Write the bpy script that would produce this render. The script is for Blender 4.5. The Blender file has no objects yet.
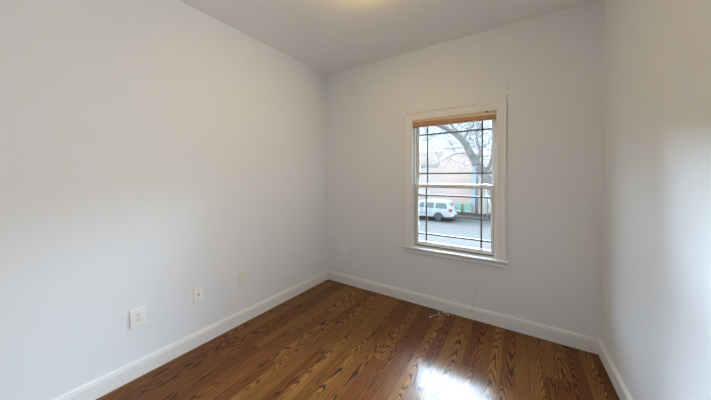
import bpy, bmesh, math, random
from mathutils import Vector, Matrix
random.seed(7)
S = bpy.context.scene
COL = S.collection
V = Vector

# ------------------------------------------------------------------ camera
CAM = V((2.1798, -2.6799, 1.3914))
PITCH, ROLL, YAW = -0.0140, -0.0016, -0.5736
fwd = V((math.sin(YAW) * math.cos(PITCH), math.cos(YAW) * math.cos(PITCH), math.sin(PITCH)))
rgt = V((math.cos(YAW), -math.sin(YAW), 0))
upv = rgt.cross(fwd)
r2 = rgt * math.cos(ROLL) + upv * math.sin(ROLL)
u2 = -rgt * math.sin(ROLL) + upv * math.cos(ROLL)
cd = bpy.data.cameras.new('camera')
cam = bpy.data.objects.new('camera', cd)
COL.objects.link(cam)
mw = Matrix((r2, u2, -fwd)).transposed().to_4x4()
mw.translation = CAM
cam.matrix_world = mw
cd.sensor_width = 36.0
cd.lens = 254.38 / 711 * 36.0
cd.shift_y = -20.17 / 711
cd.clip_start = 0.02
cd.clip_end = 500
S.camera = cam

# ------------------------------------------------------------------ light
SKY_TOP = 0.80
SKY_LOW, SKY_BACK, SKY_GLOW = 1.3, 2.6, 90.0   # thin overcast: a broad bright glow high over the far side of the street
LAMP = 49.0
FILL2 = 46.0        # watts of the fill lamp added outside the unseen second window
S.view_settings.view_transform = 'Standard'
S.view_settings.look = 'None'
S.view_settings.gamma = 1.0
S.view_settings.use_curve_mapping = False
S.view_settings.exposure = 0.0
S.cycles.max_bounces = 14
S.cycles.diffuse_bounces = 8
S.cycles.glossy_bounces = 5
S.cycles.transparent_max_bounces = 16
S.cycles.sample_clamp_indirect = 6.0
S.cycles.use_denoising = True
S.cycles.caustics_reflective = False
S.cycles.caustics_refractive = False

W = bpy.data.worlds.new('overcast_sky')
S.world = W
W.use_nodes = True
nt = W.node_tree
nt.nodes.clear()
wo = nt.nodes.new('ShaderNodeOutputWorld')
bg = nt.nodes.new('ShaderNodeBackground')
tc = nt.nodes.new('ShaderNodeTexCoord')
sx = nt.nodes.new('ShaderNodeSeparateXYZ')
def wmap(sock, a, b, c, d):
    m_ = nt.nodes.new('ShaderNodeMapRange')
    m_.interpolation_type = 'SMOOTHSTEP'
    for k_, v_ in zip(('From Min', 'From Max', 'To Min', 'To Max'), (a, b, c, d)):
        m_.inputs[k_].default_value = v_
    nt.links.new(sock, m_.inputs['Value'])
    return m_.outputs[0]
def wmath(op, p_, q_):
    m_ = nt.nodes.new('ShaderNodeMath')
    m_.operation = op
    for i_, v_ in enumerate((p_, q_)):
        if isinstance(v_, bpy.types.NodeSocket):
            nt.links.new(v_, m_.inputs[i_])
        else:
            m_.inputs[i_].default_value = v_
    return m_.outputs[0]
nt.links.new(tc.outputs['Generated'], sx.inputs[0])
band = wmath('MULTIPLY', wmap(sx.outputs['Z'], 0.195, 0.235, 0.0, 1.0), wmap(sx.outputs['Z'], 0.34, 0.56, 1.0, SKY_TOP))
glow = wmath('MULTIPLY', wmath('MULTIPLY', band, SKY_GLOW), wmap(wmath('ADD', sx.outputs['Y'], wmath('MULTIPLY', sx.outputs['X'], -0.28)), 0.30, 0.52, 0.0, 1.0))
glow = wmath('MULTIPLY', glow, wmap(sx.outputs['X'], -0.6, 0.6, 1.6, 0.7))
base = wmap(sx.outputs['Y'], -0.4, 0.2, SKY_BACK, SKY_LOW)
nt.links.new(wmath('ADD', glow, base), bg.inputs['Strength'])
bg.inputs['Color'].default_value = (0.80, 1.02, 1.26, 1)
nt.links.new(bg.outputs[0], wo.inputs['Surface'])

# daylight portal filling the window opening: guides the sky light, adds none
pd = bpy.data.lights.new('window_portal', 'AREA')
pd.shape = 'RECTANGLE'
pd.size, pd.size_y = 0.82, 1.42
pd.cycles.is_portal = True
po = bpy.data.objects.new('window_portal', pd)
COL.objects.link(po)
po.location = (1.595, 0.17, 1.31)
po.rotation_euler = (-math.pi / 2, 0, 0)

# added area lamp outside the unseen second window, brightens the left wall
ad = bpy.data.lights.new('added_fill_light', 'AREA')
ad.shape = 'RECTANGLE'
ad.size, ad.size_y = 1.0, 1.6
ad.energy = FILL2
ad.color = (1.0, 0.90, 0.78)
ao = bpy.data.objects.new('added_fill_light', ad)
COL.objects.link(ao)
ao.location = (3.03, -2.55, 1.33)
ao.rotation_euler = (math.pi / 2, 0, math.pi / 2 + 0.0208)

# ------------------------------------------------------------------ helpers
def obj(name, bm, m, parent=None, smooth=False, loc=None):
    me = bpy.data.meshes.new(name)
    bmesh.ops.recalc_face_normals(bm, faces=bm.faces)
    bm.to_mesh(me)
    bm.free()
    me.materials.append(m)
    if smooth:
        for p in me.polygons:
            p.use_smooth = True
    o = bpy.data.objects.new(name, me)
    COL.objects.link(o)
    if parent:
        o.parent = parent
    if loc:
        o.location = loc
    return o

def thing(name, label, cat, loc=(0, 0, 0), rz=0, group=None):
    o = bpy.data.objects.new(name, None)
    o.empty_display_size = 0.1
    COL.objects.link(o)
    o.location = loc
    o.rotation_euler = (0, 0, rz)
    return tag(o, label, cat, group)

def tag(o, label, cat, group=None):
    o['label'] = label
    o['category'] = cat
    if group:
        o['group'] = group
    return o

def struct(o, label=None, cat=None):
    o['kind'] = 'structure'
    if label:
        o['label'] = label
        o['category'] = cat
    return o

def box(bm, x0, x1, y0, y1, z0, z1, bev=0.0, seg=2):
    r = bmesh.ops.create_cube(bm, size=1)
    vs = r['verts']
    for v in vs:
        v.co = V((x0 + (v.co.x + .5) * (x1 - x0), y0 + (v.co.y + .5) * (y1 - y0), z0 + (v.co.z + .5) * (z1 - z0)))
    if bev:
        es = {e for v in vs for e in v.link_edges}
        bmesh.ops.bevel(bm, geom=list(es), offset=bev, segments=seg, affect='EDGES', profile=0.5)

def BOX(*a, **k):
    bm = bmesh.new()
    box(bm, *a, **k)
    return bm

def tube(bm, pts, rad, n=8, caps=True):
    """round tube through pts, rad a number or one per point"""
    pts = [V(p) for p in pts]
    if not isinstance(rad, (list, tuple)):
        rad = [rad] * len(pts)
    rings = []
    ref = None
    for i, p in enumerate(pts):
        d = (pts[min(i + 1, len(pts) - 1)] - pts[max(i - 1, 0)]).normalized()
        if ref is None:
            ref = d.orthogonal().normalized()
        ref = (ref - d * ref.dot(d)).normalized()
        b = d.cross(ref)
        rings.append([bm.verts.new(p + (ref * math.cos(2 * math.pi * k / n) + b * math.sin(2 * math.pi * k / n)) * rad[i]) for k in range(n)])
    for a, b in zip(rings, rings[1:]):
        for k in range(n):
            bm.faces.new((a[k], a[(k + 1) % n], b[(k + 1) % n], b[k]))
    if caps:
        bm.faces.new(rings[0])
        bm.faces.new(rings[-1])

def lathe(bm, prof, n=32, axis='z', c=(0, 0, 0)):
    """prof = [(radius, height)]; axis the spin axis"""
    rings = []
    def P(r, h, a):
        q = (r * math.cos(a), r * math.sin(a), h)
        if axis == 'x':
            q = (h, q[0], q[1])
        elif axis == 'y':
            q = (q[0], h, q[1])
        return V(q) + V(c)
    for r, h in prof:
        if r < 1e-6:
            rings.append([bm.verts.new(P(0, h, 0))])
        else:
            rings.append([bm.verts.new(P(r, h, 2 * math.pi * k / n)) for k in range(n)])
    for a, b in zip(rings, rings[1:]):
        for k in range(n):
            f = [a[k % len(a)], a[(k + 1) % len(a)], b[(k + 1) % len(b)], b[k % len(b)]]
            u = []
            for v in f:
                if v not in u:
                    u.append(v)
            if len(u) > 2:
                bm.faces.new(u)
    if len(rings[0]) > 1:
        bm.faces.new(rings[0])
    if len(rings[-1]) > 1:
        bm.faces.new(rings[-1])

def prism(bm, poly, fn, a, b, bev=0.0, seg=2):
    """polygon poly of 2-D points swept from a to b; fn(p, t) -> Vector"""
    A = [bm.verts.new(fn(p, a)) for p in poly]
    B = [bm.verts.new(fn(p, b)) for p in poly]
    n = len(poly)
    fs = [bm.faces.new(A), bm.faces.new(B[::-1])]
    for k in range(n):
        bm.faces.new((A[k], A[(k + 1) % n], B[(k + 1) % n], B[k]))
    if bev:
        es = list(fs[0].edges) + list(fs[1].edges)
        bmesh.ops.bevel(bm, geom=es, offset=bev, segments=seg, affect='EDGES', profile=0.5)

def sweep(bm, prof, path, closed=False):
    """open sweep with mitred corners. path = list of (point, u axis, v axis) frames; prof = [(u, v)]"""
    rings = [[bm.verts.new(V(p) + V(u) * a + V(w) * b) for a, b in prof] for p, u, w in path]
    n = len(prof)
    for A, B in zip(rings, rings[1:]):
        for k in range(n):
            bm.faces.new((A[k], A[(k + 1) % n], B[(k + 1) % n], B[k]))
    bm.faces.new(rings[0])
    bm.faces.new(rings[-1][::-1])

# ------------------------------------------------------------------ materials
class N:
    """tiny node-building helper"""
    def __init__(s, name):
        s.m = bpy.data.materials.new(name)
        s.m.use_nodes = True
        s.t = s.m.node_tree
        s.b = s.t.nodes['Principled BSDF']
        s.out = s.t.nodes['Material Output']
    def n(s, typ, **ins):
        x = s.t.nodes.new(typ)
        for k, v in ins.items():
            s.put(x.inputs[k.replace('_', ' ')], v)
        return x
    def put(s, sock, v):
        if isinstance(v, bpy.types.NodeSocket):
            s.t.links.new(v, sock)
        else:
            sock.default_value = v
    def math(s, op, a, b=0.0, c=0.0):
        x = s.t.nodes.new('ShaderNodeMath')
        x.operation = op
        for i, v in enumerate((a, b, c)):
            s.put(x.inputs[i], v)
        return x.outputs[0]
    def mix(s, f, a, b, typ='MIX'):
        x = s.t.nodes.new('ShaderNodeMix')
        x.data_type = 'RGBA'
        x.blend_type = typ
        s.put(x.inputs[0], f)
        s.put(x.inputs[6], a)
        s.put(x.inputs[7], b)
        return x.outputs[2]
    def ramp(s, f, stops):
        x = s.t.nodes.new('ShaderNodeValToRGB')
        e = x.color_ramp.elements
        while len(e) < len(stops):
            e.new(0.5)
        for el, (p, c) in zip(e, stops):
            el.position = p
            el.color = c if len(c) == 4 else (*c, 1)
        s.put(x.inputs[0], f)
        return x.outputs[0]
    def comb(s, x, y, z=0.0):
        c = s.t.nodes.new('ShaderNodeCombineXYZ')
        for i, v in enumerate((x, y, z)):
            s.put(c.inputs[i], v)
        return c.outputs[0]

def mat(name, col, rough=0.5, metal=0.0, var=0.04, scale=6.0, bump=0.0, bscale=200.0, coat=0.0, spec=0.5, stretch=None):
    g = N(name)
    t = g.n('ShaderNodeTexCoord')
    vec = t.outputs['Object']
    if stretch:
        mp = g.n('ShaderNodeMapping')
        g.put(mp.inputs['Vector'], vec)
        mp.inputs['Scale'].default_value = stretch
        vec = mp.outputs[0]
    nz = g.n('ShaderNodeTexNoise', Vector=vec, Scale=scale, Detail=4.0)
    dark = tuple(c * (1 - var) for c in col) + (1,)
    lite = tuple(min(1, c * (1 + var)) for c in col) + (1,)
    g.put(g.b.inputs['Base Color'], g.mix(nz.outputs['Fac'], dark, lite))
    g.b.inputs['Roughness'].default_value = rough
    g.b.inputs['Metallic'].default_value = metal
    g.b.inputs['Coat Weight'].default_value = coat
    g.b.inputs['Specular IOR Level'].default_value = spec
    if bump:
        n2 = g.n('ShaderNodeTexNoise', Vector=vec, Scale=bscale, Detail=2.0)
        bp = g.n('ShaderNodeBump', Height=n2.outputs['Fac'], Strength=bump, Distance=0.001)
        g.put(g.b.inputs['Normal'], bp.outputs[0])
    return g.m

M = {}
M['paint'] = mat('wall_paint', (0.757, 0.787, 0.832), 0.6, var=0.012, scale=1.5, bump=0.15, bscale=350, spec=0.3)
M['ceil'] = mat('ceiling_paint', (0.85, 0.85, 0.85), 0.8, var=0.01, scale=1.2, spec=0.2)
M['trim'] = mat('trim_paint', (0.79, 0.80, 0.805), 0.38, var=0.015, scale=9)
M['vinyl'] = mat('window_vinyl', (0.74, 0.735, 0.72), 0.35, var=0.01)
M['grille'] = mat('grille_backlit_grey', (0.17, 0.175, 0.175), 0.5, var=0.03)  # bars coloured dark to give their backlit look
M['gap_lock'] = mat('gap_lock_dark', (0.10, 0.10, 0.11), 0.6)  # dark colour for the shaded sash gaps, and for the cord lock
M['plate'] = mat('plate_plastic', (0.83, 0.835, 0.82), 0.32, var=0.01)
M['plate2'] = mat('plate_ivory', (0.74, 0.765, 0.73), 0.36, var=0.01)
M['slot'] = mat('slot_dark', (0.03, 0.03, 0.03), 0.6)
M['metal'] = mat('brushed_metal', (0.62, 0.60, 0.57), 0.35, 1.0)
M['bamboo'] = mat('blind_wood', (0.56, 0.34, 0.20), 0.5, var=0.45, scale=14, stretch=(0.6, 9, 40))
M['bamboo2'] = mat('blind_wood_pale', (0.72, 0.57, 0.42), 0.5, var=0.3, scale=14, stretch=(0.6, 9, 40))
M['bamboo3'] = mat('blind_wood_rust', (0.47, 0.235, 0.115), 0.5, var=0.35, scale=14, stretch=(0.8, 9, 40))
M['blindcord'] = mat('blind_cord', (0.80, 0.76, 0.66), 0.7)
M['strip'] = mat('bare_wood_strip', (0.55, 0.36, 0.17), 0.6, var=0.3, scale=30, stretch=(1, 8, 8))
M['cable_white'] = mat('cable_white', (0.80, 0.77, 0.70), 0.4)
M['cable_tan'] = mat('cable_tan', (0.42, 0.20, 0.10), 0.5)
M['cable_grey'] = mat('cable_grey', (0.34, 0.33, 0.33), 0.6)
M['filler'] = mat('wall_filler', (0.86, 0.85, 0.80), 0.8, var=0.06, scale=60)
M['screw'] = mat('screw_dark', (0.12, 0.10, 0.09), 0.45, 0.6)
# outside
M['asphalt'] = mat('street_asphalt', (0.046, 0.044, 0.0415), 1.0, spec=0.0, var=0.10, scale=0.7)
M['concrete'] = mat('pavement_concrete', (0.085, 0.077, 0.066), 1.0, spec=0.0, var=0.06, scale=0.8)
M['yard'] = mat('front_yard_concrete', (0.040, 0.038, 0.036), 1.0, spec=0.0, var=0.08, scale=1.2)
M['cream'] = mat('render_cream', (0.62, 0.48, 0.40), 0.85, var=0.04, scale=0.6)
M['pink'] = mat('render_pink', (0.67, 0.49, 0.41), 0.85, var=0.05, scale=0.6)
M['greenish'] = mat('render_pale_green', (0.62, 0.55, 0.47), 0.85, var=0.05, scale=0.6)
M['coping'] = mat('coping_teal', (0.25, 0.36, 0.38), 0.6)
M['letter'] = mat('letter_blue', (0.22, 0.27, 0.37), 0.5)
M['mint'] = mat('mint_green', (0.27, 0.48, 0.36), 0.6, var=0.06)
M['rust'] = mat('foot_brown', (0.30, 0.15, 0.11), 0.7)
M['blue'] = mat('sign_blue', (0.36, 0.46, 0.58), 0.5)
M['polegrey'] = mat('pole_grey', (0.27, 0.27, 0.28), 0.7, var=0.1)
M['bark'] = mat('bark_grey', (0.21, 0.19, 0.175), 1.0, spec=0.0, var=0.35, scale=7, stretch=(1, 1, .3))
M['wire'] = mat('wire_grey', (0.22, 0.22, 0.22), 0.6)
M['carpaint'] = mat('car_white', (0.50, 0.51, 0.52), 0.25, coat=0.6, var=0.01)
M['carglass'] = mat('car_glass', (0.13, 0.17, 0.16), 0.08, var=0.02)
M['tyre'] = mat('tyre_grey', (0.07, 0.07, 0.07), 0.8)
M['hub'] = mat('hub_silver', (0.80, 0.80, 0.80), 0.35, 0.3)
M['redlamp'] = mat('red_plastic', (0.38, 0.03, 0.04), 0.25)
M['cartrim'] = mat('car_trim_grey', (0.20, 0.21, 0.22), 0.5)
M['scred'] = mat('scooter_red', (0.42, 0.07, 0.05), 0.35)

# window glass: clear sheet with a fresnel reflection
g = N('window_glass')
fr = g.n('ShaderNodeFresnel', IOR=1.45)
tr = g.n('ShaderNodeBsdfTransparent', Color=(0.97, 0.985, 0.98, 1))
gl = g.n('ShaderNodeBsdfGlossy', Color=(1, 1, 1, 1), Roughness=0.02)
mx = g.n('ShaderNodeMixShader')
g.put(mx.inputs[0], g.math('MULTIPLY', fr.outputs[0], 0.9))
g.put(mx.inputs[1], tr.outputs[0])
g.put(mx.inputs[2], gl.outputs[0])
g.put(g.out.inputs['Surface'], mx.outputs[0])
M['glass'] = g.m

# lamp shade: frosted glass lit from inside
g = N('lamp_glass')
t_ = g.n('ShaderNodeTexCoord')
nz_ = g.n('ShaderNodeTexNoise', Vector=t_.outputs['Object'], Scale=9.0)
g.put(g.b.inputs['Base Color'], g.mix(nz_.outputs['Fac'], (.85, .82, .76, 1), (.9, .87, .80, 1)))
g.b.inputs['Emission Color'].default_value = (1.0, 0.68, 0.22, 1)
g.b.inputs['Emission Strength'].default_value = LAMP
M['lampglass'] = g.m

# oak strip floor
def floor_mat():
    g = N('oak_floor')
    t = g.n('ShaderNodeTexCoord')
    sp = g.n('ShaderNodeSeparateXYZ')
    g.put(sp.inputs[0], t.outputs['Object'])
    x, y = sp.outputs[0], sp.outputs[1]
    bx = g.math('DIVIDE', x, 0.083)
    i = g.math('FLOOR', bx)
    u = g.math('SUBTRACT', g.math('FRACT', bx), 0.5)
    w1 = g.t.nodes.new('ShaderNodeTexWhiteNoise'); w1.noise_dimensions = '1D'
    g.put(w1.inputs['W'], i)
    yy = g.math('ADD', g.math('DIVIDE', y, 1.35), g.math('MULTIPLY', w1.outputs['Value'], 7.0))
    j = g.math('FLOOR', yy)
    vf = g.math('FRACT', yy)
    w2 = g.t.nodes.new('ShaderNodeTexWhiteNoise'); w2.noise_dimensions = '2D'
    g.put(w2.inputs['Vector'], g.comb(i, j))
    sc = g.n('ShaderNodeSeparateColor')
    g.put(sc.inputs[0], w2.outputs['Color'])
    ra, rb, rc = sc.outputs[0], sc.outputs[1], sc.outputs[2]
    # rings: nested parabolas (cathedrals) around a centre line of each board
    cx = g.math('MULTIPLY', g.math('SUBTRACT', ra, 0.5), 1.5)
    um = g.math('SUBTRACT', u, cx)
    sg = g.math('SIGN', g.math('SUBTRACT', rb, 0.5))
    off = g.math('MULTIPLY', g.math('ADD', ra, rc), 37.0)
    nzl = g.n('ShaderNodeTexNoise', Vector=g.comb(g.math('ADD', g.math('MULTIPLY', x, 13.0), off), g.math('MULTIPLY', y, 1.4), off), Scale=1.0, Detail=2.5, Roughness=0.55)
    nzw = g.n('ShaderNodeTexNoise', Vector=g.comb(g.math('ADD', g.math('MULTIPLY', x, 34.0), off), g.math('MULTIPLY', y, 7.0), off), Scale=1.0, Detail=2.0)
    ring = g.math('ADD', g.math('MULTIPLY', g.math('MULTIPLY', um, um), g.math('ADD', 8.0, g.math('MULTIPLY', rc, 7.0))),
                  g.math('MULTIPLY', g.math('MULTIPLY', y, sg), g.math('ADD', 4.0, g.math('MULTIPLY', rb, 6.0))))
    ring = g.math('ADD', ring, g.math('MULTIPLY', nzl.outputs['Fac'], 7.0))
    ring = g.math('ADD', ring, g.math('MULTIPLY', nzw.outputs['Fac'], 1.35))
    fr_ = g.math('FRACT', ring)
    # dark early-wood pore line, fading into golden late wood
    line = g.ramp(fr_, [(0.0, (1, 1, 1)), (0.20, (1, 1, 1)), (0.30, (0.40, 0.40, 0.40)), (0.48, (0.10, 0.10, 0.10)), (0.92, (0, 0, 0)), (1.0, (1, 1, 1))])
    # short pores along the grain
    por = g.n('ShaderNodeTexNoise', Vector=g.comb(g.math('MULTIPLY', x, 190.0), g.math('MULTIPLY', y, 7.0), off), Scale=1.0, Detail=2.0)
    pr = g.ramp(por.outputs['Fac'], [(0.47, (0, 0, 0)), (0.64, (1, 1, 1))])
    base = g.ramp(rb, [(0.0, (0.20, 0.058, 0.008)), (0.3, (0.245, 0.084, 0.013)), (0.5, (0.34, 0.148, 0.029)), (0.8, (0.37, 0.170, 0.036)), (1.0, (0.21, 0.062, 0.009))])
    big = g.n('ShaderNodeTexNoise', Vector=g.comb(g.math('ADD', g.math('MULTIPLY', x, 9.0), off), g.math('MULTIPLY', y, 1.6), off), Scale=1.0, Detail=2.0)
    base = g.mix(g.math('MULTIPLY', big.outputs['Fac'], 0.55), base, (0.13, 0.038, 0.008, 1))
    amt = g.math('MULTIPLY', g.math('ADD', 0.82, g.math('MULTIPLY', rc, 0.17)), line)
    colr = g.mix(amt, base, (0.022, 0.008, 0.004, 1))
    colr = g.mix(g.math('MULTIPLY', pr, 0.32), colr, (0.035, 0.012, 0.005, 1))
    # seams
    e = g.math('ABSOLUTE', u)
    gap = g.math('GREATER_THAN', e, 0.486)
    ge = g.math('LESS_THAN', vf, 0.0022)
    gap = g.math('MAXIMUM', gap, ge)
    colr = g.mix(g.math('MULTIPLY', gap, 0.75), colr, (0.02, 0.008, 0.004, 1))
    g.put(g.b.inputs['Base Color'], colr)
    g.put(g.b.inputs['Roughness'], g.math('ADD', 0.33, g.math('MULTIPLY', line, 0.2)))
    g.b.inputs['Specular IOR Level'].default_value = 0.14
    g.b.inputs['Coat Weight'].default_value = 0.24
    g.b.inputs['Coat Roughness'].default_value = 0.13
    g.b.inputs['Coat IOR'].default_value = 1.5
    h = g.math('ADD', g.math('MULTIPLY', line, -0.5), g.math('MULTIPLY', gap, -1.0))
    wav = g.n('ShaderNodeTexNoise', Vector=g.comb(g.math('MULTIPLY', x, 12.0), g.math('MULTIPLY', y, 5.0), 0.0), Scale=1.0, Detail=1.0)
    h = g.math('ADD', h, g.math('MULTIPLY', wav.outputs['Fac'], 2.0))
    bp = g.n('ShaderNodeBump', Height=h, Strength=0.18, Distance=0.0012)
    g.put(g.b.inputs['Normal'], bp.outputs[0])
    g.put(g.b.inputs['Coat Normal'], bp.outputs[0])
    return g.m
M['floor'] = floor_mat()

# ------------------------------------------------------------------ room shell
H, RW, REAR, T = 2.75, 2.716, 3.9, 0.15
TL, TR = math.tan(0.0204), math.tan(0.0208)   # the side walls flare by about a degree
lx = lambda y: TL * y                          # interior face of the left wall at y (y <= 0)
rx = lambda y: RW - TR * y
def plan_prism(pts, z0, z1):
    bm = bmesh.new()
    prism(bm, pts, lambda p, t: V((p[0], p[1], t)), z0, z1)
    return bm
struct(obj('floor', plan_prism([(lx(-REAR) - T, -REAR - T), (rx(-REAR) + T, -REAR - T), (RW + T, T), (-T, T)], -0.10, 0.0), M['floor']),
       'dark stained oak strip floor with bold grain and a window reflection', 'floor')
struct(obj('ceiling', plan_prism([(lx(-REAR) - T, -REAR - T), (rx(-REAR) + T, -REAR - T), (RW + T, T), (-T, T)], H, H + 0.12), M['ceil']),
       'flat grey white painted ceiling above the empty room', 'ceiling')
struct(obj('wall_left', plan_prism([(0, 0), (lx(-REAR), -REAR), (lx(-REAR) - T, -REAR), (-T, 0)], 0, H), M['paint']),
       'long pale wall with three plates above the baseboard', 'wall')
struct(obj('wall_rear', BOX(lx(-REAR) - T, rx(-REAR) + T, -REAR - T, -REAR, 0, H), M['paint']),
       'pale wall behind the viewpoint opposite the window', 'wall')
# window wall with its opening
OX0, OX1, OZ0, OZ1 = 1.185, 2.005, 0.600, 2.015
OFF2 = 0.95                                    # added_window stands this much further along its wall
def window_wall(xs, o=0.0):
    bm = bmesh.new()
    zs = [0, OZ0, OZ1, H]
    G = {}
    for yi, y in enumerate((0.0, T)):
        for a in range(4):
            for b in range(4):
                G[yi, a, b] = bm.verts.new((xs[a], y, zs[b]))
    for yi in (0, 1):
        for a in range(3):
            for b in range(3):
                if (a, b) != (1, 1):
                    bm.faces.new((G[yi, a, b], G[yi, a + 1, b], G[yi, a + 1, b + 1], G[yi, a, b + 1]))
    def side(l):
        for p, q in zip(l, l[1:] + l[:1]):
            bm.faces.new((G[(0,) + p], G[(0,) + q], G[(1,) + q], G[(1,) + p]))
    side([(1, 1), (2, 1), (2, 2), (1, 2)])
    side([(0, 0), (1, 0), (2, 0), (3, 0), (3, 1), (3, 2), (3, 3), (2, 3), (1, 3), (0, 3), (0, 2), (0, 1)])
    return bm
struct(obj('wall_back', window_wall([-T, OX0, OX1, RW + T]), M['paint']), 'pale wall with the single sash window in it', 'wall')
wr = struct(obj('wall_right', window_wall([0, OX0 + OFF2, OX1 + OFF2, REAR]), M['paint'], loc=(RW, 0, 0)),
            'pale wall to the right of the window wall', 'wall')
wr.rotation_euler = (0, 0, -math.pi / 2 + 0.0208)

# baseboards: moulded profile (distance from wall, height)
BP = [(0, 0.0035), (0.016, 0.0035), (0.016, 0.096), (0.0105, 0.100), (0.0095, 0.1035), (0.0160, 0.1075), (0.0160, 0.112), (0.009, 0.1155), (0.006, 0.121), (0, 0.121)]
def baseboard(name, frames, label):
    bm = bmesh.new()
    sweep(bm, BP, [(p, u, (0, 0, 1)) for p, u in frames])
    return struct(obj(name, bm, M['trim']), label, 'baseboard')
baseboard('baseboard_left', [((lx(-REAR), -REAR, 0), (1, 1, 0)), ((0, 0, 0), (1, -1, 0))], 'white moulded baseboard along the long left wall')
baseboard('baseboard_back', [((0, 0, 0), (1, -1, 0)), ((RW, 0, 0), (-1, -1, 0))], 'white moulded baseboard under the window')
baseboard('baseboard_rear', [((lx(-REAR), -REAR, 0), (1, 1, 0)), ((rx(-REAR), -REAR, 0), (-1, 1, 0))], 'white moulded baseboard along the rear wall')
baseboard('baseboard_right', [((RW, 0, 0), (-1, -1, 0)), ((rx(-REAR), -REAR, 0), (-1, 1, 0))], 'white moulded baseboard along the right wall')

# ------------------------------------------------------------------ window
CX0, CX1, CZ0, CZ1 = 1.120, 2.075, 0.620, 2.072
def build_window(name, label, loc, rz):
    win = bpy.data.objects.new(name, None)
    COL.objects.link(win)
    win.location = loc
    win.rotation_euler = (0, 0, rz)
    struct(win, label, 'window')
    # casing: profile (in from the outer edge, out from the wall)
    CP = [(0, 0), (0, 0.020), (0.006, 0.022), (0.014, 0.019), (0.018, 0.0165), (0.060, 0.0135), (0.066, 0.015), (0.072, 0.013), (0.075, 0.010), (0.075, 0)]
    bm = bmesh.new()
    sweep(bm, CP, [((CX0, 0, CZ0), (1, 0, 0), (0, -1, 0)), ((CX0, 0, CZ1), (1, 0, -1), (0, -1, 0)),
                   ((CX1, 0, CZ1), (-1, 0, -1), (0, -1, 0)), ((CX1, 0, CZ0), (-1, 0, 0), (0, -1, 0))])
    obj('casing', bm, M['trim'], win)
    bm = bmesh.new()
    box(bm, 1.100, 2.098, -0.042, 0.045, 0.603, 0.620, 0.005, 3)
    obj('stool', bm, M['trim'], win)
    # apron: cove moulding with shaped ends
    bm = bmesh.new()
    AP = [(0, 0.603), (-0.022, 0.603), (-0.021, 0.594), (-0.013, 0.586), (-0.012, 0.574), (-0.019, 0.570), (-0.021, 0.564), (-0.019, 0.557), (0, 0.557)]
    NA = [(1.106, 0.0), (1.109, 0.5), (1.120, 1.0)]
    ra_, rb_ = [], []
    for (yv, zv) in AP:
        k = (0.603 - zv) / 0.046
        ins = 0.018 * k ** 2
        ra_.append(bm.verts.new((1.108 + ins, yv, zv)))
        rb_.append(bm.verts.new((2.090 - ins, yv, zv)))
    for k in range(len(AP)):
        q = (k + 1) % len(AP)
        bm.faces.new((ra_[k], ra_[q], rb_[q], rb_[k]))
    bm.faces.new(ra_)
    bm.faces.new(rb_[::-1])
    obj('apron', bm, M['trim'], win)
    # jamb boards lining the opening
    bm = bmesh.new()
    box(bm, OX0, 1.197, 0.0, T, OZ0, OZ1)
    box(bm, 1.993, OX1, 0.0, T, OZ0, OZ1)
    box(bm, 1.197, 1.993, 0.0, T, 2.003, OZ1)
    obj('jamb', bm, M['trim'], win)
    # vinyl frame with tracks, and outside sill
    bm = bmesh.new()
    for a, b in ((1.197, 1.206), (1.984, 1.993)):
        box(bm, a, b, 0.028, 0.135, 0.62, 2.003, 0.001, 1)
    for a, b in ((1.206, 1.213), (1.977, 1.984)):
        box(bm, a, b, 0.028, 0.040, 0.62, 2.003, 0.001, 1)      # inner stop
        box(bm, a, b, 0.125, 0.135, 0.62, 2.003, 0.001, 1)      # outer stop
    box(bm, 1.206, 1.984, 0.028, 0.135, 1.988, 2.003, 0.001, 1)
    obj('frame', bm, M['vinyl'], win)
    bm = bmesh.new()
    prism(bm, [(0.045, 0.600), (0.20, 0.585), (0.20, 0.612), (0.045, 0.628)], lambda p, t: V((t, p[0], p[1])), 1.197, 1.993)
    obj('sill', bm, M['vinyl'], win)

    def sash(name, y0, y1, x0, x1, z0, z1, gx0, gx1, gz0, gz1, vx, hz, lab):
        bm = bmesh.new()
        for (a, b, c, d) in ((x0, gx0, z0, z1), (gx1, x1, z0, z1)):
            box(bm, a, b, y0, y1, c, d, 0.003, 2)
        box(bm, gx0 - .001, gx1 + .001, y0, y1, z0, gz0, 0.003, 2)
        box(bm, gx0 - .001, gx1 + .001, y0, y1, gz1, z1, 0.003, 2)
        yc = (y0 + y1) / 2
        for (a, b, c, d) in ((gx0, gx0 + .006, gz0, gz1), (gx1 - .006, gx1, gz0, gz1), (gx0, gx1, gz0, gz0 + .006), (gx0, gx1, gz1 - .006, gz1)):
            box(bm, a, b, yc - .009, yc + .009, c, d)            # glazing bead
        s = obj(name, bm, M['vinyl'], win)
        s['label'] = lab
        obj('pane', BOX(gx0 - .004, gx1 + .004, yc - .002, yc + .002, gz0 - .004, gz1 + .004), M['glass'], s)
        bm = bmesh.new()
        for x in vx:
            box(bm, x - .008, x + .008, yc - .006, yc + .006, gz0 + .003, gz1 - .003, .001, 1)
        for z in hz:
            box(bm, gx0 + .003, gx1 - .003, yc - .006, yc + .006, z - .008, z + .008, .001, 1)
        obj('grille', bm, M['grille'], s)
        return s
    up = sash('upper_sash', 0.086, 0.122, 1.207, 1.983, 1.272, 1.988, 1.234, 1.958, 1.306, 1.955, (1.328, 1.868), (1.420, 1.848), 'white upper sash with nine lights')
    lo = sash('lower_sash', 0.044, 0.082, 1.207, 1.983, 0.640, 1.306, 1.236, 1.957, 0.674, 1.272, (1.328, 1.868), (0.762, 1.184), 'white lower sash with nine lights')
    bm = bmesh.new()
    box(bm, 1.207, 1.983, 0.050, 0.080, 0.626, 0.641)
    box(bm, 1.2132, 1.2162, 0.0395, 0.0438, 0.626, 1.306)
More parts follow.
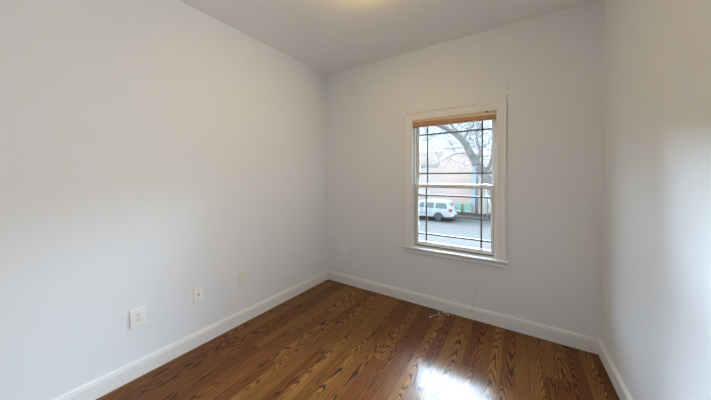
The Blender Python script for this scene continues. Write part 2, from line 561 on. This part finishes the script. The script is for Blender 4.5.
    box(bm, 1.9738, 1.9768, 0.0395, 0.0438, 0.626, 1.306)
    obj('dark_gap_strip', bm, M['gap_lock'], lo)  # dark strips standing in for the shade in the gaps round the sash
    # sash latch on the meeting rail
    bm = bmesh.new()
    box(bm, 1.885, 1.925, 0.048, 0.078, 1.306, 1.311, .001, 1)
    lathe(bm, [(0.0, 1.311), (0.009, 1.311), (0.009, 1.317), (0.0, 1.318)], 12, c=(1.905, 0.063, 0))
    box(bm, 1.898, 1.912, 0.040, 0.066, 1.3165, 1.3205, .001, 1)
    obj('sash_latch', bm, M['vinyl'], lo)
build_window('window_1', 'white double hung window with dark grilles and a raised blind', (0, 0, 0), 0)
build_window('added_window', 'unseen white double hung window added in the right wall for fill light', (RW + math.sin(0.0208) * OFF2, -math.cos(0.0208) * OFF2, 0), -math.pi / 2 + 0.0208)  # added out of view so fill light reaches the left wall

# ------------------------------------------------------------------ blind
bl = thing('wooden_blind', 'tan wooden slat blind raised to the head of the window', 'blind', (1.595, 0.012, 1.915))
def lb(x0, x1, y0, y1, z0, z1, b=.001):     # blind-local box given in world numbers
    return BOX(x0 - 1.595, x1 - 1.595, y0 - 0.012, y1 - 0.012, z0 - 1.915, z1 - 1.915, bev=b, seg=1)
obj('head_rail', lb(1.201, 1.989, -0.008, 0.026, 1.982, 2.001), M['bamboo2'], bl)
obj('backing_strip', lb(1.204, 1.986, -0.002, 0.024, 1.945, 1.982), M['blindcord'], bl)['label'] = 'pale ivory strip between the head rail and the slats'
bm = bmesh.new()
rs = random.Random(3)
nz = 10
for k in range(nz):
    # the raised slats hang a little lower towards the right
    zl, zr = 1.975 - k * .0042, 1.958 - k * .0026
    j = rs.uniform(-.003, .003)
    x0_, x1_ = 1.202 + rs.uniform(0, .005) - 1.595, 1.988 - rs.uniform(0, .005) - 1.595
    prism(bm, [(x0_, zl - .0034 - 1.915), (x1_, zr - .0028 - 1.915), (x1_, zr - 1.915), (x0_, zl - 1.915)], lambda p, t: V((p[0], t, p[1])), -0.032 + j, -0.002 + j)
obj('slats', bm, M['bamboo'], bl)['label'] = 'stack of thin orange brown slats'
bm = bmesh.new()
box(bm, 1.202 - 1.595, 1.988 - 1.595, -0.030, 0.008, 0.001, 0.018, .004, 2)
obj('bottom_rail', bm, M['bamboo3'], bl)['label'] = 'rusty brown bottom rail'
for xx in (1.30, 1.595, 1.89):
    bm = bmesh.new()
    tube(bm, [(xx - 1.595, -0.0365, 0.066), (xx - 1.595, -0.0375, 0.045), (xx - 1.595, -0.0335, 0.014)], .0016, 6)
    obj('ladder_cord', bm, M['blindcord'], bl)
bm = bmesh.new()
box(bm, 1.905 - 1.595, 1.930 - 1.595, -0.030, -0.020, 0.070, 0.082, .002, 1)
tube(bm, [(1.917 - 1.595, -0.030, 0.076), (1.917 - 1.595, -0.035, 0.076)], .004, 8)
obj('cord_lock', bm, M['gap_lock'], bl)

# bare strip on top of the casing
bm = bmesh.new()
prism(bm, [(1.128, 2.0722), (1.862, 2.0722), (1.862, 2.0765), (1.500, 2.0772), (1.128, 2.0768)], lambda p, t: V((p[0], t, p[1])), -0.016, -0.0005)
tag(obj('wood_strip', bm, M['strip']), 'thin bare tan wood strip lying along the top of the window casing', 'wood strip')

# ------------------------------------------------------------------ wall plates
def rot_for(side):
    # local frame: x along the wall, y out of the wall, z up
    return {'left': -math.pi / 2 - 0.0204, 'back': math.pi, 'right': math.pi / 2 + 0.0208}[side]
def plate_mesh(w, h, d=0.0095, b=0.002):
    bm = bmesh.new()
    prism(bm, [(-w / 2, -h / 2), (w / 2, -h / 2), (w / 2, h / 2), (-w / 2, h / 2)], lambda p, t: V((p[0], t, p[1])), 0.0002, d)
    fs = max(bm.faces, key=lambda f: f.calc_center_median().y)
    bmesh.ops.bevel(bm, geom=list(fs.edges), offset=b, segments=3, affect='EDGES', profile=0.6)
    return bm
def screw(parent, z, d, m='plate', x=0.0):
    bm = bmesh.new()
    lathe(bm, [(0.0, d - .0004), (0.0034, d - .0004), (0.003, d + .0008), (0.0, d + .001)], 14, 'y', (x, 0, z))
    s = obj('screw', bm, M[m], parent, True)
    bm = bmesh.new()
    box(bm, x - .0026, x + .0026, d + .0008, d + .0012, z - .0004, z + .0004)
    obj('screw_slot', bm, M['slot'], s)
def wall_point(side, s, z):
    """s = the y of a point on a side wall, or the x of one on the back wall"""
    return {'left': (lx(s), s, z), 'back': (s, 0, z), 'right': (rx(s), s, z)}[side]

# duplex outlet, left wall
o = thing('power_outlet', 'large white double power outlet, nearest of the three plates on the long wall', 'outlet', wall_point('left', -2.028, 0.418), rot_for('left'))
obj('cover_plate', plate_mesh(0.088, 0.117), M['plate'], o)
for zc in (0.0185, -0.0185):
    bm = bmesh.new()
    poly = [(0.0165 * math.cos(a) if abs(math.sin(a)) < .82 else 0.0165 * math.cos(a), max(-.0135, min(.0135, 0.0165 * math.sin(a)))) for a in [k * math.pi / 14 for k in range(28)]]
    pp = []
    for q in poly:
        if not pp or (V((*q, 0)) - V((*pp[-1], 0))).length > 1e-5:
            pp.append(q)
    prism(bm, pp, lambda p, t: V((p[0], t, p[1] + zc)), 0.009, 0.0115)
    f = obj('receptacle', bm, M['plate'], o)
    bm = bmesh.new()
    box(bm, -0.0085, -0.0055, 0.0113, 0.0119, zc - .001, zc + .008)
    box(bm, 0.0055, 0.0085, 0.0113, 0.0119, zc - .0005, zc + .0065)
    lathe(bm, [(0, .0113), (.0026, .0113), (.0026, .0119), (0, .0119)], 12, 'y', (0, 0, zc - .0075))
    obj('slots', bm, M['slot'], f)
screw(o, 0.0, 0.0095, 'metal')
# cable jack, left wall
o = thing('cable_jack_plate', 'small white plate with one dark cable jack, between outlet and blank plate', 'wall plate', wall_point('left', -1.639, 0.425), rot_for('left'))
obj('cover_plate', plate_mesh(0.072, 0.115), M['plate'], o)
bm = bmesh.new()
lathe(bm, [(0.0, .009), (0.0085, .009), (0.0085, .0105), (0.0055, .011), (0.0052, .019), (0.0035, .019), (0.0033, .015), (0, .015)], 20, 'y')
j = obj('coax_jack', bm, M['metal'], o, True)
bm = bmesh.new()
lathe(bm, [(0, .0152), (.0033, .0152), (.0033, .0191), (0, .0191)], 12, 'y')
obj('jack_hole', bm, M['slot'], j)
bm = bmesh.new()
lathe(bm, [(0.0, .0096), (0.0088, .0096), (0.0088, .0109), (0, .0109)], 6, 'y')
obj('jack_nut', bm, M['screw'], j)
screw(o, 0.041, 0.0095)
screw(o, -0.041, 0.0095)
# blank plate
o = thing('blank_plate', 'plain off white blank plate on the long wall, nearest the corner', 'wall plate', wall_point('left', -1.243, 0.423), rot_for('left'))
obj('cover_plate', plate_mesh(0.088, 0.118), M['plate2'], o)
for xx in (-.0235, .0235):
    for zz in (-.0415, .0415):
        screw(o, zz, 0.0095, 'plate2', xx)
# back wall outlet (tall rocker-shaped insert)
o = thing('power_outlet', 'white outlet plate on the window wall near the left corner', 'outlet', wall_point('back', 0.277, 0.456), rot_for('back'))
obj('cover_plate', plate_mesh(0.072, 0.115), M['plate'], o)
bm = bmesh.new()
box(bm, -.0165, .0165, .009, .0108, -.0335, .0335, .001, 1)
ins = obj('receptacle', bm, M['plate'], o)
bm = bmesh.new()
for zc in (.018, -.014):
    box(bm, -.0078, -.0058, .0107, .0112, zc - .004, zc + .004)
    box(bm, .0058, .0078, .0107, .0112, zc - .0035, zc + .0035)
    lathe(bm, [(0, .0107), (.0024, .0107), (.0024, .0112), (0, .0112)], 12, 'y', (0, 0, zc - .0095))
obj('slots', bm, M['slot'], ins)
screw(o, .048, .0095); screw(o, -.048, .0095)
# right wall outlet
o = thing('power_outlet', 'white outlet plate low on the right wall beside the corner', 'outlet', wall_point('right', -0.180, 0.445), rot_for('right'))
obj('cover_plate', plate_mesh(0.072, 0.115), M['plate'], o)
for zc in (0.0195, -0.0195):
    bm = bmesh.new()
    box(bm, -.0165, .0165, .009, .0112, zc - .0135, zc + .0135, .004, 2)
    f = obj('receptacle', bm, M['plate'], o)
    bm = bmesh.new()
    box(bm, -0.0085, -0.006, 0.0111, 0.0116, zc - .001, zc + .007)
    box(bm, 0.006, 0.0085, 0.0111, 0.0116, zc - .0005, zc + .006)
    lathe(bm, [(0, .0111), (.0024, .0111), (.0024, .0116), (0, .0116)], 12, 'y', (0, 0, zc - .0075))
    obj('slots', bm, M['slot'], f)
screw(o, 0, .0095)

# ------------------------------------------------------------------ marks left in the window wall
for (x_, z_, lab) in ((2.093, 2.216, 'tiny dark screw above the window corner, topmost of three'),
                      (2.086, 2.184, 'tiny dark screw above the window corner, middle of three'),
                      (2.083, 2.116, 'tiny dark screw beside pale filler, lowest of three above the window corner')):
    bm = bmesh.new()
    lathe(bm, [(0, 0), (.0016, 0), (.0016, -.003), (.0038, -.0035), (.0034, -.0055), (0, -.0062)], 14, 'y')
    tag(obj('wall_screw', bm, M['screw'], None, True, (x_, -0.0002, z_)), lab, 'screw', 'old curtain bracket screws')
for (x_, z_, r_, lab) in ((2.068, 2.112, .012, 'pale filler dab on the wall over the right window corner'),
                          (1.095, 2.148, .013, 'faint filler dab on the wall over the left window corner')):
    bm = bmesh.new()
    rs = random.Random(int(x_ * 100))
    n = 18
    rr = [r_ * rs.uniform(.7, 1.15) for _ in range(n)]
    c = bm.verts.new((0, -.0022, 0))
    e1 = [bm.verts.new((.6 * rr[k] * math.cos(2 * math.pi * k / n), -.0018, .6 * rr[k] * math.sin(2 * math.pi * k / n))) for k in range(n)]
    e2 = [bm.verts.new((rr[k] * math.cos(2 * math.pi * k / n), 0, rr[k] * math.sin(2 * math.pi * k / n))) for k in range(n)]
    for k in range(n):
        q = (k + 1) % n
        bm.faces.new((c, e1[k], e1[q]))
        bm.faces.new((e1[k], e2[k], e2[q], e1[q]))
    bm.faces.new(e2)
    tag(obj('filler_patch', bm, M['filler'], None, True, (x_, -0.0001, z_)), lab, 'filler patch')

# ------------------------------------------------------------------ loose cables by the baseboard
bm = bmesh.new()
tube(bm, [(1.836, -.0012, .335), (1.834, -.0014, .300), (1.826, -.0016, .260), (1.815, -.0016, .225), (1.808, -.0018, .180), (1.805, -.0030, .140),
          (1.803, -.0110, .124), (1.800, -.0175, .118), (1.796, -.0185, .095), (1.790, -.0178, .070)], .0013, 6)
tag(obj('hanging_wire', bm, M['cable_grey'], None, True), 'thin grey wire hanging down the wall below the window', 'wire')
wl = thing('white_cable', 'short white cable end curling on the floor, nearer the left corner', 'cable', (1.47, -.018, 0))
bm = bmesh.new()
tube(bm, [(0, 0, .0030), (.026, -.030, .003), (.036, -.070, .003), (.020, -.110, .003), (-.012, -.145, .003), (-.020, -.170, .003)], .0014, 8)
obj('sheath', bm, M['cable_white'], wl, True)
bm = bmesh.new()
lathe(bm, [(0, 0), (.0058, .0), (.0062, .004), (.0062, .016), (.004, .019), (0, .019)], 14, 'y', (-.021, -.186, .0064))
obj('plug', bm, M['filler'], wl, True)
wl = thing('brown_cable', 'brown cable with white plug lying along the baseboard foot below the window', 'cable', (1.585, -.03, 0))
bm = bmesh.new()
tube(bm, [(.004, -.026, .0035), (.020, -.008, .0035), (.070, .004, .0035), (.130, .008, .0035), (.190, .009, .0035), (.225, .010, .0035)], .0028, 8)
obj('sheath', bm, M['cable_tan'], wl, True)
bm = bmesh.new()
lathe(bm, [(0, 0), (.0060, .0), (.0066, .004), (.0066, .014), (.004, .018), (0, .018)], 14, 'y', (.003, -.041, .0068))
obj('plug', bm, M['filler'], wl, True)
bm = bmesh.new()
tube(bm, [(1.525, -.020, .003), (1.540, -.030, .003), (1.556, -.027, .003), (1.570, -.020, .003)], [.002, .0045, .0045, .002], 8)
tag(obj('cable_scrap', bm, M['cable_white'], None, True), 'small white cable scrap at the baseboard between the two cable ends', 'cable')

# ------------------------------------------------------------------ ceiling lamp (just above the picture)
lp = thing('ceiling_lamp', 'round flush ceiling lamp with a warm frosted glass dome', 'lamp', (1.32, -1.28, H))
bm = bmesh.new()
lathe(bm, [(0, -.0002), (.070, -.0002), (.075, -.006), (.070, -.016), (.022, -.024), (.014, -.030), (.014, -.060), (0, -.060)], 40)
obj('canopy', bm, M['metal'], lp, True)
bm = bmesh.new()
lathe(bm, [(0, -.0605), (.100, -.0560), (.125, -.0500)] + [(.128 * math.cos(a), -.050 - .062 * math.sin(a)) for a in [k * math.pi / 2 / 9 for k in range(0, 9)]] + [(0, -.112)], 40)
obj('glass_dome', bm, M['lampglass'], lp, True)
bm = bmesh.new()
lathe(bm, [(0, -.1122), (.010, -.1122), (.012, -.117), (.008, -.124), (0, -.128)], 16)
obj('finial', bm, M['metal'], lp, True)

# ================================================================== outside, one storey below
GZ = -2.70
struct(obj('street_road', BOX(-60, 45, 13.3, 23.6, GZ - .3, GZ), M['asphalt']), 'pale grey asphalt street outside the window', 'road')
struct(obj('street_pavement', BOX(-60, 45, 23.6, 27.0, GZ - .3, GZ + .12, bev=.03), M['concrete']), 'pale concrete pavement across the street', 'pavement')
struct(obj('front_yard_ground', BOX(-60, 45, 0.16, 13.3, GZ - .3, GZ + .10), M['yard']), 'pale paved ground on the near side of the street', 'pavement')

def facade(name, label, x0, x1, ztop, m, band=None):
    b = thing(name, label, 'building', ((x0 + x1) / 2, 27.0, GZ + .12))
    w = (x1 - x0) / 2
    h = ztop - GZ - .12
    obj('wall', BOX(-w, w, 0, 9, 0, h), m, b)
    return b, w, h
b, w, h = facade('commercial_building', 'low cream building with faded blue lettering on its front', -45.0, -5.03, 4.27, M['cream'])
obj('parapet', BOX(-w, w, -.06, .2, h - .25, h + .05, bev=.02), M['cream'], b)
obj('ledge', BOX(-w, w, -.05, .02, h - 1.10, h - 1.02), M['cream'], b)
for k in range(4):
    xw = w - 2.2 - k * 2.6
    f = obj('window', BOX(xw - .7, xw + .7, -.05, .05, 1.5, 2.6, bev=.02), M['cream'], b)
    obj('pane', BOX(xw - .62, xw + .62, -.06, .0, 1.58, 2.52), M['greenish'], f)
cu = bpy.data.curves.new('lettering', 'FONT')
cu.body = 'abonca'
cu.size = 0.80
cu.extrude = 0.015
cu.align_x = 'LEFT'
tmp = bpy.data.objects.new('lettering_source', cu)
COL.objects.link(tmp)
bpy.context.view_layer.update()
me = bpy.data.meshes.new_from_object(tmp)
bpy.data.objects.remove(tmp)
me.materials.clear()
me.materials.append(M['letter'])
lt = bpy.data.objects.new('lettering', me)
COL.objects.link(lt)
lt.parent = b
wx = max(v.co.x for v in me.vertices)
lt.scale = (1.95 / wx, 1, 1)
lt.rotation_euler = (math.pi / 2, 0, 0)
lt.location = (-7.70 - (-45.0 - 5.03) / 2, -.03, 2.36 - GZ - .12)
lt['label'] = 'faded blue lettering'

b, w, h = facade('commercial_building', 'pale pinkish building with a teal edge along its flat roof', -5.03, -1.10, 4.45, M['pink'])
obj('coping', BOX(-w, w, -.10, .3, h, h + .16, bev=.02), M['coping'], b)['label'] = 'teal roof edge'
obj('ledge', BOX(-w, w, -.05, .02, h - 3.4, h - 3.3), M['pink'], b)
b, w, h = facade('commercial_building', 'pale greenish building behind the bare tree and slim pole', -1.10, 30.0, 3.6, M['greenish'])
obj('parapet', BOX(-w, w, -.06, .2, h - .2, h + .05, bev=.02), M['greenish'], b)
for k in range(5):
    for zz in (1.4, 4.0):
        xw = -w + 1.0 + k * 1.9
        f = obj('window', BOX(xw - .5, xw + .5, -.05, .05, zz - .7, zz + .7, bev=.02), M['cream'], b)
        obj('pane', BOX(xw - .42, xw + .42, -.06, .0, zz - .62, zz + .62), M['polegrey'], f)

# mint green boxes on feet in front of the pink building
def mint(name, label, x0, x1, ztop, arch):
    w = (x1 - x0) / 2
    o = thing(name, label, 'street box', ((x0 + x1) / 2, 26.4, GZ + .12))
    h = ztop - GZ - .12
    bm = bmesh.new()
    if arch:
        poly = [(-w, .14), (w, .14)] + [(w * math.cos(a), h - w * .8 + w * .8 * math.sin(a)) for a in [k * math.pi / 14 for k in range(15)]]
    else:
        poly = [(-w, .14), (w, .14), (w, h), (-w, h)]
    prism(bm, poly, lambda p, t: V((p[0], t, p[1])), 0, .45, bev=.03)
    obj('body', bm, M['mint'], o)
    for sgn in (-1, 1):
        obj('foot', BOX(sgn * (w - .12) - .08, sgn * (w - .12) + .08, .03, .42, 0, .16, bev=.01), M['rust'], o)
    obj('band', BOX(-w * .7, w * .7, -.015, .02, .16, .26), M['filler'], o)
mint('street_box', 'mint green box with rounded top, right one of the pair across the street', -2.83, -2.05, -1.50, True)
mint('street_box', 'mint green box with flat top beside the parked white car', -3.72, -3.08, -1.58, False)

# blue blade sign on the facade
sg_ = thing('blade_sign', 'tall blue vertical sign hanging beside the utility pole', 'sign', (-1.70, 26.2, -1.75))
bm = bmesh.new()
box(bm, -.27, .27, -.06, .06, 0, 4.40, .03, 2)
obj('panel', bm, M['blue'], sg_)
for zz in (.5, 2.2, 3.9):
    bm = bmesh.new()
    tube(bm, [(0, .05, zz), (0, .66, zz)], .035, 8)
    obj('bracket', bm, M['polegrey'], sg_)

# utility pole and wires
up_ = thing('utility_pole', 'grey utility pole on the far pavement carrying the overhead wires', 'pole', (-1.42, 25.0, GZ + .12))
bm = bmesh.new()
tube(bm, [(0, 0, 0), (0.01, 0, 5), (0.0, 0, 11)], [.14, .12, .09], 12)
obj('shaft', bm, M['polegrey'], up_, True)
obj('crossarm', BOX(-1.0, 1.0, -.06, .06, 10.2, 10.33, bev=.01), M['polegrey'], up_)
for xx in (-.85, -.3, .3, .85):
    bm = bmesh.new()
    lathe(bm, [(0, 10.33), (.05, 10.33), (.06, 10.4), (.03, 10.47), (0, 10.5)], 10, c=(xx, 0, 0))
    obj('insulator', bm, M['cartrim'], up_, True)
bm = bmesh.new()
lathe(bm, [(0, 0), (.20, 0), (.22, .1), (.22, .8), (.18, .9), (0, .95)], 16, c=(.32, 0, 8.3))
obj('transformer', bm, M['polegrey'], up_, True)
def wire(name, a, c, sag, label):
    a, c = V(a), V(c)
    bm = bmesh.new()
    tube(bm, [a.lerp(c, k / 16) - V((0, 0, sag * 4 * (k / 16) * (1 - k / 16))) for k in range(17)], .022, 5)
    tag(obj(name, bm, M['wire'], None, True), label, 'wire')
wire('overhead_wire', (-14.5, 24.9, 2.35), (-1.42, 24.84, 4.15), .28, 'lower grey overhead wire sloping across the cream building front')
wire('overhead_wire', (-14.5, 24.86, 5.6), (-1.42, 24.84, 5.7), .35, 'upper overhead wire passing above the flat roofs')

# slim street sign pole near the kerb
sp_ = thing('street_sign', 'slim grey post with a small sign plate near the kerb', 'sign', (-.36, 23.9, GZ + .12))
bm = bmesh.new()
tube(bm, [(0, 0, 0), (0, 0, 7.8)], [.045, .03], 10)
obj('post', bm, M['polegrey'], sp_, True)
obj('plate', BOX(-.22, .22, -.06, -.03, 2.45, 3.0, bev=.03), M['cartrim'], sp_)
bm = bmesh.new()
tube(bm, [(0, 0, 7.7), (-.25, -.3, 8.0), (-.6, -.9, 8.1)], .03, 8)
obj('arm', bm, M['polegrey'], sp_, True)

# red scooter by the kerb
sc_ = thing('motor_scooter', 'small red motor scooter parked at the kerb by the slim post', 'scooter', (.45, 24.3, GZ + .12))
def wheel(parent, c, r, w, axis='y', n=28):
    bm = bmesh.new()
    lathe(bm, [(r * .62, -w / 2), (r * .92, -w / 2), (r, -w * .32), (r, w * .32), (r * .92, w / 2), (r * .62, w / 2)], n, axis, c)
    o = obj('wheel', bm, M['tyre'], parent, True)
    bm = bmesh.new()
    lathe(bm, [(0, -w * .42), (r * .2, -w * .46), (r * .55, -w * .36), (r * .64, -w * .48), (r * .64, w * .48), (r * .55, w * .36), (r * .2, w * .46), (0, w * .42)], n, axis, c)
    obj('hub', bm, M['hub'], o, True)
    return o
wheel(sc_, (-.58, 0, .24), .24, .10)
wheel(sc_, (.58, 0, .24), .24, .10)
bm = bmesh.new()
prism(bm, [(-.10, .30), (.55, .30), (.80, .50), (.78, .66), (.20, .72), (.05, .40), (-.30, .36), (-.42, .78), (-.50, .76), (-.42, .30)], lambda p, t: V((p[0], t, p[1])), -.16, .16, bev=.04)
obj('body', bm, M['scred'], sc_)
obj('seat', BOX(.15, .78, -.14, .14, .70, .80, bev=.04), M['tyre'], sc_)
bm = bmesh.new()
tube(bm, [(-.58, 0, .24), (-.46, 0, .95)], .035, 8)
tube(bm, [(-.44, -.32, .98), (-.47, 0, .96), (-.44, .32, .98)], .022, 8)
obj('handlebar', bm, M['cartrim'], sc_, True)
bm = bmesh.new()
prism(bm, [(-.85, .36), (-.66, .50), (-.44, .50), (-.40, .40), (-.62, .42), (-.80, .30)], lambda p, t: V((p[0], t, p[1])), -.07, .07, bev=.015)
obj('fender', bm, M['scred'], sc_)

# white car
car = thing('parked_car', 'white sport utility car parked across the street, seen from its rear side', 'car', (-2.92, 21.05, GZ))
# x runs forward as negative, near side at y = 0
cy = lambda p, t: V((-p[0], t, p[1]))
def arch(cx, r, a0=0.0, n=10):
    return [(cx + r * math.cos(math.pi * k / n), .36 + r * math.sin(math.pi * k / n)) for k in range(n + 1)]
low = [(.02, .42), (0.0, .60), (.04, .95), (.10, 1.06), (3.75, 1.06), (4.85, .98), (5.10, .86), (5.14, .45), (5.05, .34)] + \
      [(4.66, .34)] + [(4.16 + .47 * math.cos(math.pi * k / 10), .36 + .47 * math.sin(math.pi * k / 10)) for k in range(11)] + \
      [(3.66, .32), (1.68, .32)] + [(1.18 + .47 * math.cos(math.pi * k / 10), .36 + .47 * math.sin(math.pi * k / 10)) for k in range(11)] + [(.66, .36)]
bm = bmesh.new()
prism(bm, low, cy, 0, 1.98, bev=.05, seg=3)
obj('body', bm, M['carpaint'], car)
cab = [(.06, 1.04), (.16, 1.30), (.36, 1.70), (.60, 1.76), (2.55, 1.76), (2.95, 1.70), (3.80, 1.05)]
bm = bmesh.new()
A = [bm.verts.new((-x, .04 + .16 * (z - 1.04) / .72, z)) for x, z in cab]
B = [bm.verts.new((-x, 1.94 - .16 * (z - 1.04) / .72, z)) for x, z in cab]
fa, fb = bm.faces.new(A), bm.faces.new(B[::-1])
for k in range(len(cab)):
    q = (k + 1) % len(cab)
    bm.faces.new((A[k], A[q], B[q], B[k]))
bmesh.ops.bevel(bm, geom=list(fa.edges) + list(fb.edges), offset=.04, segments=3, affect='EDGES', profile=.5)
obj('cabin', bm, M['carpaint'], car)
def side_glass(poly):
    for s in (0, 1):
        bm = bmesh.new()
        fy = lambda z: .04 + .16 * (z - 1.04) / .72
        prism(bm, poly, lambda p, t: V((-p[0], (fy(p[1]) - .012 + t) if s == 0 else 1.98 - fy(p[1]) + .012 - t, p[1])), 0, .03, bev=.006)
        obj('side_window', bm, M['carglass'], car)
side_glass([(.40, 1.12), (.50, 1.50), (.66, 1.62), (1.42, 1.62), (1.50, 1.12)])
side_glass([(1.62, 1.12), (1.60, 1.62), (2.38, 1.62), (2.44, 1.12)])
side_glass([(2.56, 1.12), (2.50, 1.62), (2.86, 1.62), (3.48, 1.12)])
bm = bmesh.new()
prism(bm, [(.175, 1.30), (.33, 1.62), (.29, 1.66), (.13, 1.32)], cy, .30, 1.68, bev=.006)
obj('rear_window', bm, M['carglass'], car)
bm = bmesh.new()
prism(bm, [(3.02, 1.66), (3.70, 1.12), (3.75, 1.16), (3.06, 1.70)], cy, .30, 1.68, bev=.006)
obj('windscreen', bm, M['carglass'], car)
for (xx, yy) in ((1.18, .10), (1.18, 1.88), (4.16, .10), (4.16, 1.88)):
    wheel(car, (-xx, yy, .37), .37, .24)
for yy in (0.0, 1.90):
    bm = bmesh.new()
    box(bm, -.26, .012, yy - .012, yy + .092, .86, 1.16, .02, 2)
    obj('tail_lamp', bm, M['redlamp'], car)
obj('rear_bumper', BOX(-.30, .10, .02, 1.96, .42, .60, bev=.04), M['carpaint'], car)
obj('number_plate', BOX(-.02, .02, .84, 1.14, .68, .82, bev=.004), M['plate'], car)
for yy in (.34, 1.64):
    bm = bmesh.new()
    tube(bm, [(-.55, yy, 1.75), (-.65, yy, 1.83), (-2.45, yy, 1.83), (-2.55, yy, 1.75)], .025, 8)
    obj('roof_rail', bm, M['cartrim'], car, True)
for xx in (.95, 1.95):
    bm = bmesh.new()
    tube(bm, [(-xx, .33, 1.83), (-xx, 1.65, 1.83)], .022, 8)
    obj('roof_bar', bm, M['cartrim'], car, True)
for xx in (1.72, 2.62):
    obj('door_handle', BOX(-xx - .20, -xx, -.03, .02, .93, .97, bev=.008), M['cartrim'], car)
obj('side_moulding', BOX(-3.55, -1.72, -.02, .02, .62, .68, bev=.008), M['cartrim'], car)
for yy in (-.20, 2.0):
    obj('wing_mirror', BOX(-3.42, -3.28, yy, yy + .18, 1.08, 1.24, bev=.03), M['carpaint'], car)

# bare tree nearer the house
def tree():
    rs = random.Random(11)
    trk, twg = bmesh.new(), bmesh.new()
    def limb(bm, pts, r0, r1, n=8):
        # smooth the given points a little
        P = [V(p) for p in pts]
        Q = []
        for i in range(len(P) - 1):
            for k in range(4):
                t = k / 4
                p0, p1, p2, p3 = P[max(i - 1, 0)], P[i], P[i + 1], P[min(i + 2, len(P) - 1)]
                Q.append(.5 * ((2 * p1) + (p2 - p0) * t + (2 * p0 - 5 * p1 + 4 * p2 - p3) * t * t + (3 * p1 - p0 - 3 * p2 + p3) * t ** 3))
        Q.append(P[-1])
        m = len(Q)
        tube(bm, Q, [r0 + (r1 - r0) * i / (m - 1) for i in range(m)], n)
        return Q
    def twig(p, d, L, r, depth):
        pts = [p]
        q = V(p)
        dd = V(d).normalized()
        n = 4
        for k in range(n):
            dd = (dd + V((rs.uniform(-.3, .3), rs.uniform(-.3, .3), rs.uniform(-.2, .3)))).normalized()
            q = q + dd * L / n
            pts.append(V(q))
        tube(twg, pts, [r * (1 - .75 * k / n) for k in range(n + 1)], 5)
        if depth:
            for k in range(rs.randint(2, 4)):
                i = rs.randint(1, n)
                e = (dd + V((rs.uniform(-1, 1), rs.uniform(-.8, .8), rs.uniform(-.6, .8)))).normalized()
                twig(pts[i], e, L * rs.uniform(.5, .75), max(r * .55, .010), depth - 1)
    mains = []
    mains.append(limb(trk, [(1.75, 0, 0), (1.55, 0, 1.0), (1.22, 0, 2.1), (.82, 0, 3.45), (.50, 0, 4.15), (.20, 0, 4.62)], .36, .27, 12))
    mains.append(limb(trk, [(.20, 0, 4.62), (-.21, 0, 5.30), (-.55, 0, 5.98), (-1.10, -.1, 6.55), (-1.95, -.2, 7.05), (-2.9, -.3, 7.3)], .265, .085, 10))
    mains.append(limb(trk, [(-.50, 0, 5.90), (-.75, .1, 6.40), (-1.20, .2, 6.95), (-1.6, .3, 7.8)], .15, .06, 8))
    mains.append(limb(trk, [(.20, 0, 4.62), (.28, .1, 5.4), (.10, .2, 6.3), (.3, .3, 7.6)], .10, .03, 8))
    mains.append(limb(trk, [(.55, 0, 4.05), (.9, -.1, 4.9), (1.0, -.2, 5.9), (1.5, -.2, 7.2)], .13, .04, 8))
    mains.append(limb(trk, [(-.18, 0, 5.26), (-.7, -.1, 5.32), (-1.3, -.2, 5.15), (-1.9, -.3, 4.75)], .045, .015, 6))
    mains.append(limb(trk, [(-.60, 0, 6.02), (-.35, .1, 6.5), (.0, .2, 7.0), (.1, .3, 7.6)], .06, .02, 6))
    mains.append(limb(trk, [(-1.10, -.1, 6.55), (-1.7, -.2, 6.5), (-2.4, -.3, 6.45), (-2.9, -.3, 6.1)], .035, .012, 6))
    for qs, cnt, L in ((mains[1], 18, 1.2), (mains[2], 7, 1.1), (mains[3], 18, .9), (mains[4], 18, .9), (mains[5], 8, .8), (mains[6], 8, .7), (mains[7], 9, .8), (mains[0], 8, .8)):
        for k in range(cnt):
            i = rs.randint(len(qs) // 4, len(qs) - 1)
            twig(qs[i], V((rs.uniform(-1, 1), rs.uniform(-.7, .7), rs.uniform(-.5, 1))), L * rs.uniform(.6, 1.2), .022, 2)
    t = thing('bare_tree', 'large leafless grey tree leaning across the window view', 'tree', (0, 13.0, GZ + .10))
    obj('trunk', trk, M['bark'], t, True)
    obj('twigs', twg, M['bark'], t, True)
tree()
